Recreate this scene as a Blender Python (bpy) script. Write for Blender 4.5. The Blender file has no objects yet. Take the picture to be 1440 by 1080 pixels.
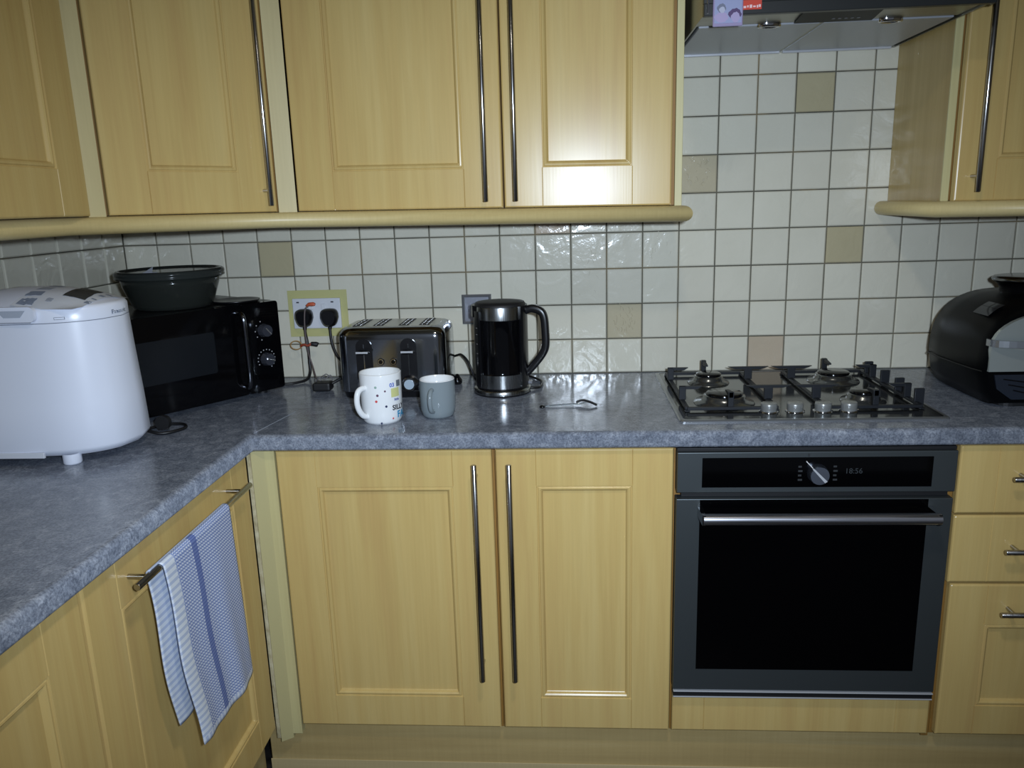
import bpy, bmesh, math, random
from mathutils import Vector, Matrix
random.seed(7)
C = bpy.context.scene.collection
sc = bpy.context.scene
PI = math.pi

# ------------------------------------------------------------------ camera
cam_d = bpy.data.cameras.new('camera'); cam = bpy.data.objects.new('camera', cam_d); C.objects.link(cam)
YAW, PIT, ROL = 0.07056, -0.22815, -0.03048
_f = Vector((-math.sin(YAW)*math.cos(PIT), math.cos(YAW)*math.cos(PIT), math.sin(PIT)))
_r = Vector((math.cos(YAW), math.sin(YAW), 0)); _u = _r.cross(_f)
_r2 = _r*math.cos(ROL)+_u*math.sin(ROL); _u2 = _r2.cross(_f)
M = Matrix.Identity(4)
for i in range(3):
    M[i][0] = _r2[i]; M[i][1] = _u2[i]; M[i][2] = -_f[i]
M.translation = (0.66419, -2.25441, 1.40483)
cam.matrix_world = M
cam_d.sensor_width = 36; cam_d.sensor_fit = 'HORIZONTAL'
cam_d.lens = 1106.1/1440*36
cam_d.clip_start = .02
sc.camera = cam

# ------------------------------------------------------------------ light
w = bpy.data.worlds.new('world'); sc.world = w; w.use_nodes = True
w.node_tree.nodes['Background'].inputs[0].default_value = (0.78, 0.86, 1.0, 1)
w.node_tree.nodes['Background'].inputs[1].default_value = 0.11
def area(name, loc, target, size, energy, col):
    d = bpy.data.lights.new(name, 'AREA'); d.shape = 'DISK'; d.size = size; d.energy = energy; d.color = col
    o = bpy.data.objects.new(name, d); C.objects.link(o); o.location = loc
    o.rotation_euler = (Vector(target)-Vector(loc)).to_track_quat('-Z', 'Y').to_euler()
    return o
fd = bpy.data.lights.new('phone_torch', 'SPOT'); fd.energy = 119; fd.color = (0.81, 0.955, 1.15); fd.shadow_soft_size = 0.025
fd.spot_size = math.radians(99); fd.spot_blend = 1.0
flash = bpy.data.objects.new('phone_torch', fd); C.objects.link(flash); flash.location = (0.755, -2.27, 1.455)
flash.rotation_euler = (Vector((0.58, 0.0, 0.90))-Vector(flash.location)).to_track_quat('-Z', 'Y').to_euler()
lamp = area('ceiling_lamp', (0.83, -1.65, 2.33), (0.83, -1.65, 0), 0.16, 6.5, (1.0, 0.93, 0.80)); lamp.data.spread = math.radians(150)
vs = sc.view_settings
sc.display_settings.display_device = 'sRGB'
vs.view_transform = 'Standard'; vs.look = 'None'; vs.gamma = 1; vs.use_curve_mapping = False
vs.exposure = 0.0

# ------------------------------------------------------------------ materials
def srgb(r, g, b):
    return tuple(((c/255)/12.92 if c/255 <= .04045 else ((c/255+.055)/1.055)**2.4) for c in (r, g, b)) + (1,)
def mat(name, col, rough=.4, metal=0., **kw):
    m = bpy.data.materials.new(name); m.use_nodes = True
    b = m.node_tree.nodes['Principled BSDF']
    b.inputs['Base Color'].default_value = col; b.inputs['Roughness'].default_value = rough
    b.inputs['Metallic'].default_value = metal
    for k, v in kw.items(): b.inputs[k.replace('_', ' ')].default_value = v
    return m
def N(m, t, **kw):
    n = m.node_tree.nodes.new(t)
    for k, v in kw.items(): setattr(n, k, v)
    return n
def L(m, a, b): m.node_tree.links.new(a, b)
def bsdf(m): return m.node_tree.nodes['Principled BSDF']
def coords(m, scale, src='Object', rnd=True):
    tc = N(m, 'ShaderNodeTexCoord'); mp = N(m, 'ShaderNodeMapping'); mp.inputs['Scale'].default_value = scale
    if rnd:
        oi = N(m, 'ShaderNodeObjectInfo'); mu = N(m, 'ShaderNodeMath', operation='MULTIPLY'); mu.inputs[1].default_value = 23
        L(m, oi.outputs['Random'], mu.inputs[0]); cx = N(m, 'ShaderNodeCombineXYZ')
        L(m, mu.outputs[0], cx.inputs[0]); L(m, mu.outputs[0], cx.inputs[2]); L(m, cx.outputs[0], mp.inputs['Location'])
    L(m, tc.outputs[src], mp.inputs['Vector']); return mp.outputs[0]
def ramp(m, fac, stops):
    r = N(m, 'ShaderNodeValToRGB'); e = r.color_ramp.elements
    e[0].position, e[0].color = stops[0]; e[1].position, e[1].color = stops[-1]
    for p, c in stops[1:-1]:
        x = e.new(p); x.color = c
    L(m, fac, r.inputs[0]); return r.outputs[0]
def noise(m, vec, scale=1, detail=4, rough=.55, dist=0):
    n = N(m, 'ShaderNodeTexNoise'); n.inputs['Scale'].default_value = scale; n.inputs['Detail'].default_value = detail
    n.inputs['Roughness'].default_value = rough; n.inputs['Distortion'].default_value = dist
    L(m, vec, n.inputs['Vector']); return n.outputs['Fac']
def bump(m, h, strength, dist=.001):
    b = N(m, 'ShaderNodeBump'); b.inputs['Strength'].default_value = strength; b.inputs['Distance'].default_value = dist
    L(m, h, b.inputs['Height']); L(m, b.outputs[0], bsdf(m).inputs['Normal'])
def mix(m, fac, a, b, blend='MIX'):
    x = N(m, 'ShaderNodeMix', data_type='RGBA', blend_type=blend)
    if hasattr(fac, 'links'): L(m, fac, x.inputs[0])
    else: x.inputs[0].default_value = fac
    for s, v in ((6, a), (7, b)):
        if hasattr(v, 'links'): L(m, v, x.inputs[s])
        else: x.inputs[s].default_value = v
    return x.outputs[2]

def wood_mat(name, dark, mid, light, rough, scale=(22, 22, 1.1)):
    m = mat(name, mid, rough)
    v = coords(m, scale)
    a = noise(m, v, 1, 5, .6, .4)
    c = ramp(m, a, [(.3, dark), (.5, mid), (.7, light)])
    v2 = coords(m, (160, 160, 5))
    f = noise(m, v2, 1, 3)
    c2 = ramp(m, f, [(.3, (.86, .84, .80, 1)), (.7, (1.06, 1.06, 1.06, 1))])
    c3 = mix(m, .32, c, c2, 'MULTIPLY')
    L(m, c3, bsdf(m).inputs['Base Color'])
    bump(m, f, .08, .0006)
    return m
WOOD = wood_mat('beech_foil', srgb(192, 162, 103), srgb(198, 171, 109), srgb(203, 178, 117), .27)
bsdf(WOOD).inputs['Specular IOR Level'].default_value = .35
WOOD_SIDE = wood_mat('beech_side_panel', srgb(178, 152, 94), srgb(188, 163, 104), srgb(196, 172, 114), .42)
WOOD_DARK = wood_mat('plinth_wood', srgb(166, 144, 96), srgb(176, 154, 104), srgb(186, 166, 118), .45, (1.1, 20, 22))
WOOD_STRIP = wood_mat('plinth_strip', srgb(178, 160, 118), srgb(190, 172, 128), srgb(200, 184, 142), .4, (1.1, 20, 22))
PELMET = wood_mat('pelmet_wood', srgb(196, 174, 118), srgb(206, 186, 130), srgb(214, 196, 142), .38, (1.5, 1.5, 30))
CREAM = wood_mat('cream_post', srgb(192, 182, 132), srgb(198, 189, 138), srgb(204, 195, 146), .45)
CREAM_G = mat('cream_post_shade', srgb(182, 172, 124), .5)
CREAM_U = wood_mat('cream_upper_post', srgb(188, 172, 120), srgb(194, 178, 126), srgb(200, 184, 132), .5)
CHIP = wood_mat('chipped_edge', srgb(160, 148, 112), srgb(186, 176, 142), srgb(205, 198, 168), .7, (60, 60, 40))
EDGE = mat('carcass_edge', srgb(142, 104, 46), .6)
CARC = mat('carcass_board', srgb(120, 92, 50), .7)

def worktop_mat():
    m = mat('slate_laminate', srgb(100, 112, 130), .3, Specular_IOR_Level=.33)
    v = coords(m, (1, 1, 1), rnd=False)
    a = noise(m, v, 34, 9, .72, .8)
    b = noise(m, v, 240, 4, .7)
    c = noise(m, v, 9, 7, .6, 3.2)
    ca = ramp(m, a, [(.34, srgb(98, 104, 115)), (.5, srgb(120, 126, 137)), (.66, srgb(150, 155, 164))])
    cb = ramp(m, b, [(.38, (.55, .56, .60, 1)), (.60, (1.35, 1.35, 1.35, 1))])
    x = mix(m, .75, ca, cb, 'MULTIPLY')
    vein = ramp(m, c, [(.485, (0, 0, 0, 1)), (.5, (1, 1, 1, 1)), (.515, (0, 0, 0, 1))])
    x2 = mix(m, vein, x, srgb(142, 149, 160))
    y = mix(m, .4, x, x2)
    L(m, y, bsdf(m).inputs['Base Color'])
    r = ramp(m, a, [(.3, (.11, .11, .11, 1)), (.7, (.20, .20, .20, 1))])
    L(m, r, bsdf(m).inputs['Roughness'])
    bump(m, b, .12, .0006)
    return m
WORK = worktop_mat()

def tile_mat(name, base, var):
    m = mat(name, base, .13)
    oi = N(m, 'ShaderNodeObjectInfo')
    c = ramp(m, oi.outputs['Random'], [(0, var), (1, base)])
    v = coords(m, (1, 1, 1))
    sp = noise(m, v, 6, 3)
    c2 = ramp(m, sp, [(.3, (.94, .94, .93, 1)), (.7, (1, 1, 1, 1))])
    L(m, mix(m, 1, c, c2, 'MULTIPLY'), bsdf(m).inputs['Base Color'])
    n1 = noise(m, v, 14, 2, .5, 1.2)
    n2 = noise(m, v, 60, 2, .5, 2.0)
    a = N(m, 'ShaderNodeMath', operation='MULTIPLY_ADD'); L(m, n2, a.inputs[0]); a.inputs[1].default_value = .12; L(m, n1, a.inputs[2])
    bump(m, a.outputs[0], .55, .004)
    return m
TILE = tile_mat('glazed_white_tile', srgb(219, 215, 197), srgb(211, 207, 190))
TILE_B = tile_mat('glazed_beige_tile', srgb(188, 178, 146), srgb(182, 172, 138))
TILE_P = tile_mat('glazed_dusty_beige_tile', srgb(196, 180, 158), srgb(190, 175, 152))
TILE_G = tile_mat('glazed_greyish_beige_tile', srgb(192, 182, 155), srgb(186, 177, 150))
GROUT = mat('grout', srgb(98, 94, 80), .9)
def grout_noise():
    v = coords(GROUT, (1, 1, 1), rnd=False); n = noise(GROUT, v, 7, 3)
    L(GROUT, ramp(GROUT, n, [(.3, srgb(82, 80, 70)), (.55, srgb(104, 100, 86)), (.75, srgb(140, 120, 84))]), bsdf(GROUT).inputs['Base Color'])
grout_noise()
PAINT = mat('wall_paint', srgb(170, 166, 152), .8)
CEIL = mat('ceiling_paint', srgb(190, 190, 185), .85)
FLOORM = mat('dark_vinyl', srgb(34, 32, 30), .5)
def vinyl():
    v = coords(FLOORM, (1, 1, 1), rnd=False); n = noise(FLOORM, v, 30, 5)
    L(FLOORM, ramp(FLOORM, n, [(.3, srgb(22, 20, 19)), (.7, srgb(52, 48, 44))]), bsdf(FLOORM).inputs['Base Color'])
vinyl()
def brushed(name, col, rough, axis=0, s=.05):
    m = mat(name, col, rough, 1.0)
    sca = [400, 400, 400]; sca[axis] = 4
    v = coords(m, tuple(sca)); n = noise(m, v, 1, 3)
    bump(m, n, s, .0004)
    L(m, ramp(m, n, [(.3, (rough*.8,)*3+(1,)), (.7, (rough*1.3,)*3+(1,))]), bsdf(m).inputs['Roughness'])
    return m
STEEL = brushed('brushed_steel', srgb(150, 152, 152), .24, 2)
STEEL_H = brushed('handle_steel', srgb(176, 174, 172), .2, 2)
STEEL_OV = brushed('oven_handle_steel', srgb(205, 206, 214), .3, 0)
DARKSTEEL = mat('dark_oven_steel', srgb(86, 92, 94), .42, .75)
HOODM = brushed('hood_metal', srgb(150, 148, 138), .34, 0)
FILTERM = mat('hood_filter_paint', srgb(168, 172, 178), .38, .3)
SILV = mat('silver_edge', srgb(206, 208, 212), .3, .4)
CHROME = mat('chrome', srgb(205, 205, 208), .08, 1.0)
CHROME_D = mat('toaster_chrome', srgb(160, 164, 170), .12, 1.0)
BLACKGL = mat('black_glass', srgb(6, 6, 8), .06, Specular_IOR_Level=.35)
OVENGL = mat('oven_glass', srgb(3, 3, 4), .05, Specular_IOR_Level=.25)
BLACK = mat('black_plastic', srgb(14, 14, 17), .3)
BLACKM = mat('matt_black_plastic', srgb(20, 20, 22), .55)
BLACKG = mat('gloss_black_plastic', srgb(9, 9, 11), .12)
IRON = mat('cast_iron', srgb(24, 27, 32), .5, Specular_IOR_Level=.35)
RUBBER = mat('black_rubber_cable', srgb(18, 18, 20), .45)
WHITE = mat('white_plastic', srgb(228, 233, 246), .28)
WHITE2 = mat('white_plastic_cover', srgb(214, 218, 226), .35)
SOCK = mat('socket_plastic', srgb(214, 216, 220), .3)
TAPE = mat('yellow_paint_patch', srgb(190, 186, 126), .6)
CERAM = mat('white_glaze', srgb(232, 234, 234), .1)
CERAM_G = mat('grey_glaze', srgb(128, 138, 142), .14)
HOBM = mat('dark_hob_steel', srgb(96, 98, 98), .12, .9)
GREYKNOB = mat('grey_knob', srgb(146, 148, 146), .3, .5)
def flat(name, r, g, b, rough=.5): return mat(name, srgb(r, g, b), rough)

# ------------------------------------------------------------------ mesh builder
class MB:
    def __init__(s): s.v = []; s.f = []; s.m = []; s.sm = []; s.mi = 0; s.uv = {}
    def add(s, vs_, fs, smooth=False):
        o = len(s.v); s.v += [tuple(p) for p in vs_]
        for f in fs: s.f.append(tuple(i+o for i in f)); s.m.append(s.mi); s.sm.append(smooth)
        return s
    def box(s, x0, x1, y0, y1, z0, z1, b=0.0):
        bm = bmesh.new(); bmesh.ops.create_cube(bm, size=1)
        for v in bm.verts: v.co = Vector(((x0+x1)/2+v.co.x*(x1-x0), (y0+y1)/2+v.co.y*(y1-y0), (z0+z1)/2+v.co.z*(z1-z0)))
        if b > 0: bmesh.ops.bevel(bm, geom=bm.edges[:], offset=b, segments=2, affect='EDGES', profile=.5)
        bm.verts.index_update()
        s.add([v.co[:] for v in bm.verts], [[v.index for v in f.verts] for f in bm.faces], False); bm.free(); return s
    def prism(s, poly, z0, z1):      # vertical prism
        n = len(poly); a = [(x, y, z0) for x, y in poly]+[(x, y, z1) for x, y in poly]
        return s.add(a, [tuple(range(n-1, -1, -1)), tuple(range(n, 2*n))]+[(i, (i+1) % n, n+(i+1) % n, n+i) for i in range(n)])
    def prismy(s, poly, y0, y1):     # poly in xz, extruded along y
        n = len(poly); a = [(x, y0, z) for x, z in poly]+[(x, y1, z) for x, z in poly]
        return s.add(a, [tuple(range(n)), tuple(range(2*n-1, n-1, -1))]+[(i, n+i, n+(i+1) % n, (i+1) % n) for i in range(n)])
    def loft(s, rings, cap=True, smooth=True, closed=True):
        n = len(rings[0]); a = [p for r in rings for p in r]; fs = []
        for k in range(len(rings)-1):
            for i in range(n if closed else n-1):
                fs.append((k*n+i, k*n+(i+1) % n, (k+1)*n+(i+1) % n, (k+1)*n+i))
        s.add(a, fs, smooth)
        if cap and closed:
            s.add(rings[0], [tuple(range(n-1, -1, -1))]); s.add(rings[-1], [tuple(range(n))])
        return s
    def lathe(s, prof, cx=0, cy=0, n=32, cap=False, smooth=True, a0=0, a1=2*PI):
        rings = [[(cx+r*math.cos(2*PI*i/n), cy+r*math.sin(2*PI*i/n), z) for i in range(n)] for r, z in prof]
        return s.loft(rings, cap, smooth)
    def tube(s, pts, r, n=10, cap=True, smooth=True, rs=None):
        pts = [Vector(p) for p in pts]; rings = []; up = None
        for i, p in enumerate(pts):
            t = (pts[min(i+1, len(pts)-1)]-pts[max(i-1, 0)]).normalized()
            if up is None:
                up = Vector((0, 0, 1)) if abs(t.z) < .9 else Vector((0, 1, 0))
            a = t.cross(up)
            if a.length < 1e-6: a = t.orthogonal()
            a.normalize(); up = a.cross(t).normalized(); q = rs[i] if rs else r
            rings.append([tuple(p+a*math.cos(2*PI*k/n)*q+up*math.sin(2*PI*k/n)*q) for k in range(n)])
        return s.loft(rings, cap, smooth)
    def cyl(s, a, b, r, n=20, smooth=True): return s.tube([a, b], r, n, True, smooth)
    def build(s, name, mats, parent=None, loc=None, rot=None):
        me = bpy.data.meshes.new(name); me.from_pydata(s.v, [], s.f)
        for m_ in (mats if isinstance(mats, (list, tuple)) else [mats]): me.materials.append(m_)
        for p, mi, sm in zip(me.polygons, s.m, s.sm): p.material_index = mi; p.use_smooth = sm
        bm = bmesh.new(); bm.from_mesh(me); bmesh.ops.recalc_face_normals(bm, faces=bm.faces[:]); bm.to_mesh(me); bm.free()
        o = bpy.data.objects.new(name, me); C.objects.link(o)
        if parent: o.parent = parent
        if loc: o.location = loc
        if rot: o.rotation_euler = rot
        return o
def smooth_path(pts, k=8):
    P = [Vector(p) for p in pts]; out = []
    for i in range(len(P)-1):
        a, b, c, d = P[max(i-1, 0)], P[i], P[i+1], P[min(i+2, len(P)-1)]
        for j in range(k):
            t = j/k
            out.append(.5*((2*b)+(c-a)*t+(2*a-5*b+4*c-d)*t*t+(-a+3*b-3*c+d)*t**3))
    out.append(P[-1]); return out
def sweep2d(mb, path, sec, smooth=False, closed_sec=True, cap=True):
    """path: xy points; sec: (n, z) with n measured to the left-hand side (dir rotated +90)."""
    P = [Vector(p) for p in path]; rings = []
    for i, p in enumerate(P):
        d0 = (P[i]-P[i-1]).normalized() if i else None
        d1 = (P[i+1]-P[i]).normalized() if i < len(P)-1 else None
        if d0 is None: d0 = d1
        if d1 is None: d1 = d0
        n0 = Vector((-d0.y, d0.x)); n1 = Vector((-d1.y, d1.x)); m_ = (n0+n1); m_ /= max(1e-6, m_.dot(n0))
        rings.append([(p.x+m_.x*n, p.y+m_.y*n, z) for n, z in sec])
    return mb.loft(rings, cap, smooth, closed_sec)
def empty(name, loc=(0, 0, 0), rz=0):
    o = bpy.data.objects.new(name, None); C.objects.link(o); o.location = loc; o.rotation_euler = (0, 0, rz)
    o.empty_display_size = .05; return o
def tag(o, label, cat, group=None):
    o['label'] = label; o['category'] = cat
    if group: o['group'] = group
    return o
def thing(name, label, cat, loc=(0, 0, 0), rz=0, group=None): return tag(empty(name, loc, rz), label, cat, group)
def struct(o): o['kind'] = 'structure'; return o
def rrect(x0, x1, y0, y1, r, z, k=5):
    out = []
    for cx, cy, a in ((x1-r, y1-r, 0), (x0+r, y1-r, PI/2), (x0+r, y0+r, PI), (x1-r, y0+r, 1.5*PI)):
        for i in range(k+1):
            t = a+PI/2*i/k; out.append((cx+r*math.cos(t), cy+r*math.sin(t), z))
    return out
def text_mesh(s, size, depth=0.0, bold=0.0):
    cu = bpy.data.curves.new('txt', 'FONT'); cu.body = s; cu.size = size; cu.extrude = depth; cu.resolution_u = 3; cu.offset = bold
    cu.align_x = 'CENTER'; cu.align_y = 'CENTER'
    o = bpy.data.objects.new('txt', cu); C.objects.link(o)
    dg = bpy.context.evaluated_depsgraph_get(); e = o.evaluated_get(dg); me = e.to_mesh()
    vs_ = [v.co.copy() for v in me.vertices]; fs = [tuple(p.vertices) for p in me.polygons]
    e.to_mesh_clear(); bpy.data.objects.remove(o); return vs_, fs

# ------------------------------------------------------------------ room shell
LW = -0.618      # left wall face
struct(MB().box(-.74, 2.62, .004, .12, 0, 2.4).build('wall_back', GROUT))
wall_back = bpy.data.objects['wall_back']
wall_left = struct(MB().box(-.74, LW-.004, -2.9, .004, 0, 2.4).build('wall_left', GROUT))
struct(MB().box(2.5, 2.62, -2.9, .004, 0, 2.4).build('wall_right', PAINT))
struct(MB().box(-.74, 2.62, -2.9, .12, -.06, 0).build('floor', FLOORM))
struct(MB().box(-.74, 2.62, -2.9, .12, 2.4, 2.46).build('ceiling', CEIL))

MB().box(-.62, 2.5, .0030, .0045, 1.816, 2.4).build('painted_area', PAINT, wall_back)
MB().box(LW-.0045, LW-.003, -2.9, .003, 1.414, 2.4).build('painted_area', PAINT, wall_left)
# tiles
T = .10032; GX = .98386; G = .0036
def tile_mb(w_, h_, strokes=0, seed=0):
    m = MB(); g = G/2; b = .0028
    r0 = [(g, .006, g), (w_-g, .006, g), (w_-g, .006, h_-g), (g, .006, h_-g)]
    r1 = [(x, -.0002, z) for x, _, z in r0]
    r2 = [(g+b, -.0022, g+b), (w_-g-b, -.0022, g+b), (w_-g-b, -.0022, h_-g-b), (g+b, -.0022, h_-g-b)]
    m.loft([r0, r1, r2], False, False); m.add(r2, [(0, 1, 2, 3)])
    rr = random.Random(seed)
    for k in range(strokes):
        x = rr.uniform(.2, .8)*w_; z = rr.uniform(.15, .85)*h_; a = rr.uniform(.6, 2.2); l = rr.uniform(.006, .018)
        p = [(x+math.cos(a+.5*t)*l*t, -.0022, z+math.sin(a+.5*t)*l*t) for t in (0, .33, .66, 1)]
        m.tube(p, .0009, 5)
    return m
base_tile = tile_mb(T, T).build('tile', TILE); bt = base_tile.data
special = {(-12, 3): ('b', TILE_B, 0), (0, 5): ('d', TILE_G, 26), (-2, 1): ('d', TILE_G, 30), (3, 7): ('b', TILE_B, 0), (4, 3): ('b', TILE_B, 0),
           (2, 0): ('b', TILE_P, 0), (-4, 4): ('b', TILE_P, 6), (-3, 3): ('w', TILE, 8), (-4, 3): ('w', TILE, 7), (-1, 3): ('w', TILE, 10), (-3, 4): ('w', TILE, 9),
           (-6, 3): ('w', TILE, 5), (-3, 2): ('w', TILE, 5)}
first = True
for i in range(-16, 11):
    for k in range(9):
        if k > 4 and not (0 <= i <= 5): continue
        if (i, k) in special:
            kind, mt, ns = special[(i, k)]
            o = tile_mb(T, T, ns, i*31+k).build('tile', mt)
            if kind == 'b': o['label'] = 'plain beige tile'
            if kind == 'd': o['label'] = 'greyish beige tile with raised motif'
        elif first: o = base_tile; first = False
        else:
            o = base_tile.copy(); C.objects.link(o)
        o.parent = wall_back
        o.location = (GX+i*T, random.uniform(-.0004, .0004), .910+k*T)
        o.rotation_euler = (random.uniform(-.004, .004), 0, random.uniform(-.004, .004))
TY = .1025
for j in range(11):
    for k in range(5):
        o = bpy.data.objects.new('tile', bt); C.objects.link(o); o.parent = wall_left
        o.location = (LW, -.006-(j+1)*TY, .910+k*T); o.rotation_euler = (0, random.uniform(-.004, .004), PI/2+random.uniform(-.004, .004))

# ------------------------------------------------------------------ cabinetry
def door_mb(w_, h_, st, rb, rt, panel=True, grooves=True, th=.018):
    prof = [(0, 0), (.0008, .0032), (.0022, .0034), (.0050, .0012), (.0080, .0008), (.0110, .0030), (.0135, .0082), (.0150, .0092)]
    xs = [0, .0015, .004, st-.0013, st, st+.0013]
    zs = [0, .0015, .004]
    if panel:
        xs += [st+q for q, _ in prof[1:]]; zs += [rb-.0005]+[rb+q for q, _ in prof]
    X = sorted(set([round(a, 5) for a in xs+[w_-a for a in xs]]))
    zt = [h_-a for a in (0, .0015, .004)]+([h_-rt+.0005]+[h_-rt-q for q, _ in prof] if panel else [])
    Z = sorted(set([round(a, 5) for a in zs+zt]))
    def dep(x, z):
        e = min(x, w_-x, z, h_-z)
        d = 0.004 if e < .0001 else (.0012 if e < .0018 else 0)
        ex = min(x, w_-x)-st; ez = min(z-rb, h_-rt-z) if panel else -1
        if ex >= -1e-6 and ez >= -1e-6 and panel:
            q = min(ex, ez)
            for (a, da), (b_, db) in zip(prof, prof[1:]):
                if q <= b_: return da+(db-da)*(q-a)/(b_-a)
            return prof[-1][1]
        if grooves and abs(ex) < 1e-4 and e > .0001: d = max(d, .0016)
        return d
    m = MB(); nx, nz = len(X), len(Z)
    m.add([(x, dep(x, z), z) for z in Z for x in X], [(j*nx+i, j*nx+i+1, (j+1)*nx+i+1, (j+1)*nx+i) for j in range(nz-1) for i in range(nx-1)])
    # sides and back
    bd = [(0, 0), (w_, 0), (w_, h_), (0, h_)]
    m.add([(x, .004, z) for x, z in bd]+[(x, th, z) for x, z in bd], [(i, (i+1) % 4, 4+(i+1) % 4, 4+i) for i in range(4)]+[(4, 5, 6, 7)])
    return m
def door(parent, loc, w_, h_, st=.090, rb=.082, rt=.086, panel=True, name='door', rz=0, material=None, grooves=True):
    return door_mb(w_, h_, st, rb, rt, panel, grooves).build(name, material or WOOD, parent, loc, (0, 0, rz))
def bar_handle(parent, a, b, off=.034, r=.006, inset=.035, name='handle', material=None):
    """a, b: bar ends given on the front plane (y=0); bar stands off by `off` towards -y."""
    a = Vector(a); b = Vector(b); d = (b-a).normalized(); m = MB(); o = Vector((0, -off, 0))
    m.tube([a+o, a+o+d*.001, b+o-d*.001, b+o], r, 14, rs=[r*.85, r, r, r*.85])
    for p in (a+d*inset, b-d*inset): m.cyl(p+Vector((0, .0, 0)), p+o, r*.72, 12)
    return m.build(name, material or STEEL_H, parent)

FY = -.588       # front face of the base doors
def base_unit(x0, x1, label, dx0, dx1, hx, st=.090):
    t = thing('base_cabinet', label, 'cabinet', (x0, -.02, .15))
    MB().box(.0005, x1-x0-.0005, FY+.019+.02, 0, 0, .72).build('carcass', EDGE, t)
    d = door(t, (dx0-x0, FY+.02, .010), dx1-dx0, .707, st)
    bar_handle(d, (hx-dx0, 0, .148), (hx-dx0, 0, .683))
    return t
base_unit(0, .5, 'wide beech base cabinet left of the narrow one, below the toaster', .002, .4955, .459)
base_unit(.5, .9, 'narrow beech base cabinet with one door beside the oven', .5040, .898, .536)

# oven housing
ov = thing('oven_housing', 'beech oven housing with a low plain panel under the oven', 'cabinet', (.9, -.02, .15))
MB().box(.001, .018, FY+.04, 0, 0, .72).build('side_panel', EDGE, ov)
MB().box(.586, .602, FY+.03, 0, 0, .72).build('side_panel', EDGE, ov)
MB().box(.018, .586, FY+.04, 0, 0, .11).build('carcass', CARC, ov)
door(ov, (.004, FY+.02, .010), .592, .112, .075, 0, 0, False, 'panel')

# drawers
dr = thing('drawer_cabinet', 'beech three-drawer base cabinet at the right of the oven', 'cabinet', (1.506, -.02, .15))
MB().box(.002, .596, FY+.04, 0, 0, .72).build('carcass', EDGE, dr)
for nm, z0, z1, pan, hz in (('drawer', .712, .867, False, .801), ('drawer', .548, .707, False, .635), ('drawer', .160, .543, True, .486)):
    d = door(dr, (.001 if not pan else .008, FY+.02, z0-.15), .590, z1-z0, .082, .076, .098, pan, nm)
    bar_handle(d, (.098, 0, hz-z0), (.478, 0, hz-z0), .032, .006, .03)

# left run (fronts face +x)
FXL = -.060
def left_unit(y0, y1, label, rail=False):
    t = thing('base_cabinet', label, 'cabinet', (LW+.02, y0, .15), PI/2)
    wd = y1-y0; fy = -(FXL-(LW+.02))
    MB().box(.002, wd-.002, fy+.019, -.0, 0, .72).build('carcass', CARC, t)
    d = door(t, (.002, fy, .010), wd-.004, .707, .088)
    if rail:
        bar_handle(d, (.082, 0, .662), (.548, 0, .662), .036, .0062, .038, 'towel_rail')
    return t
left_unit(-1.230, -.602, 'beech appliance door of the left run with a horizontal towel rail', True)
left_unit(-1.860, -1.234, 'beech base cabinet nearest the camera in the left run')

# corner posts
cp = thing('corner_post', 'pale cream corner post between the two base cabinet runs', 'post', (-.03, -.57, .13))
MB().prism([(.004, -.012), (.027, -.012), (.027, .02), (.004, .02)], 0, .74).build('face_strip', CREAM, cp)
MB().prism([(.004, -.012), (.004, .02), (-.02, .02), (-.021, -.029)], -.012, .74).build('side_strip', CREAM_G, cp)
MB().prism([(-.0215, -.0305), (-.0215, .01), (-.030, .01), (-.030, -.0305)], 0, .735).build('chipped_edge', CHIP, cp)

# plinths
pb = struct(MB().box(-.098, 2.45, -.560, -.542, .012, .148, .003).build('baseboard_back', WOOD_DARK))
st = MB().box(-.100, 2.45, -.5625, -.560, .006, .040, .001).build('sealing_strip', WOOD_STRIP, pb)
struct(MB().box(-.128, -.110, -2.4, -.57, .012, .148, .002).build('baseboard_left', WOOD_DARK))

# ------------------------------------------------------------------ worktop
WY, WX = -.604, -.040
wt = thing('worktop', 'grey-blue slate-effect laminate worktop running round the corner', 'worktop', (0, 0, .872))
m = MB()
m.prism([(LW, -.0025), (2.495, -.0025), (2.495, WY+.05), (WX-.05, WY+.05), (WX-.05, -2.4), (LW, -2.4)], 0, .038)
sec = [(-.05, 0), (-.0495, 0), (-.0075, 0), (-.007, 0)]+[(-.007+.007*math.sin(a), .007-.007*math.cos(a)) for a in [PI/2*i/6 for i in range(1, 7)]]+[(0, .0075), (0, .0255), (0, .026)]
sec += [(-.012+.012*math.cos(a), .026+.012*math.sin(a)) for a in [PI/2*i/10 for i in range(1, 11)]]+[(-.0125, .038), (-.0495, .038), (-.05, .038)]
m2 = MB(); sweep2d(m2, [(2.495, WY), (WX, WY), (WX, -2.4)], sec, True)
m.build('top_board', WORK, wt); m2.build('front_edge', WORK, wt)
jm = MB(); jp = [(-.044, -.585), (-.010, -.40)]
jm.tube([(x, y, .0381) for x, y in jp], .0007, 5).build('joint_line', flat('joint_filler', 150, 156, 166), wt)

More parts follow.
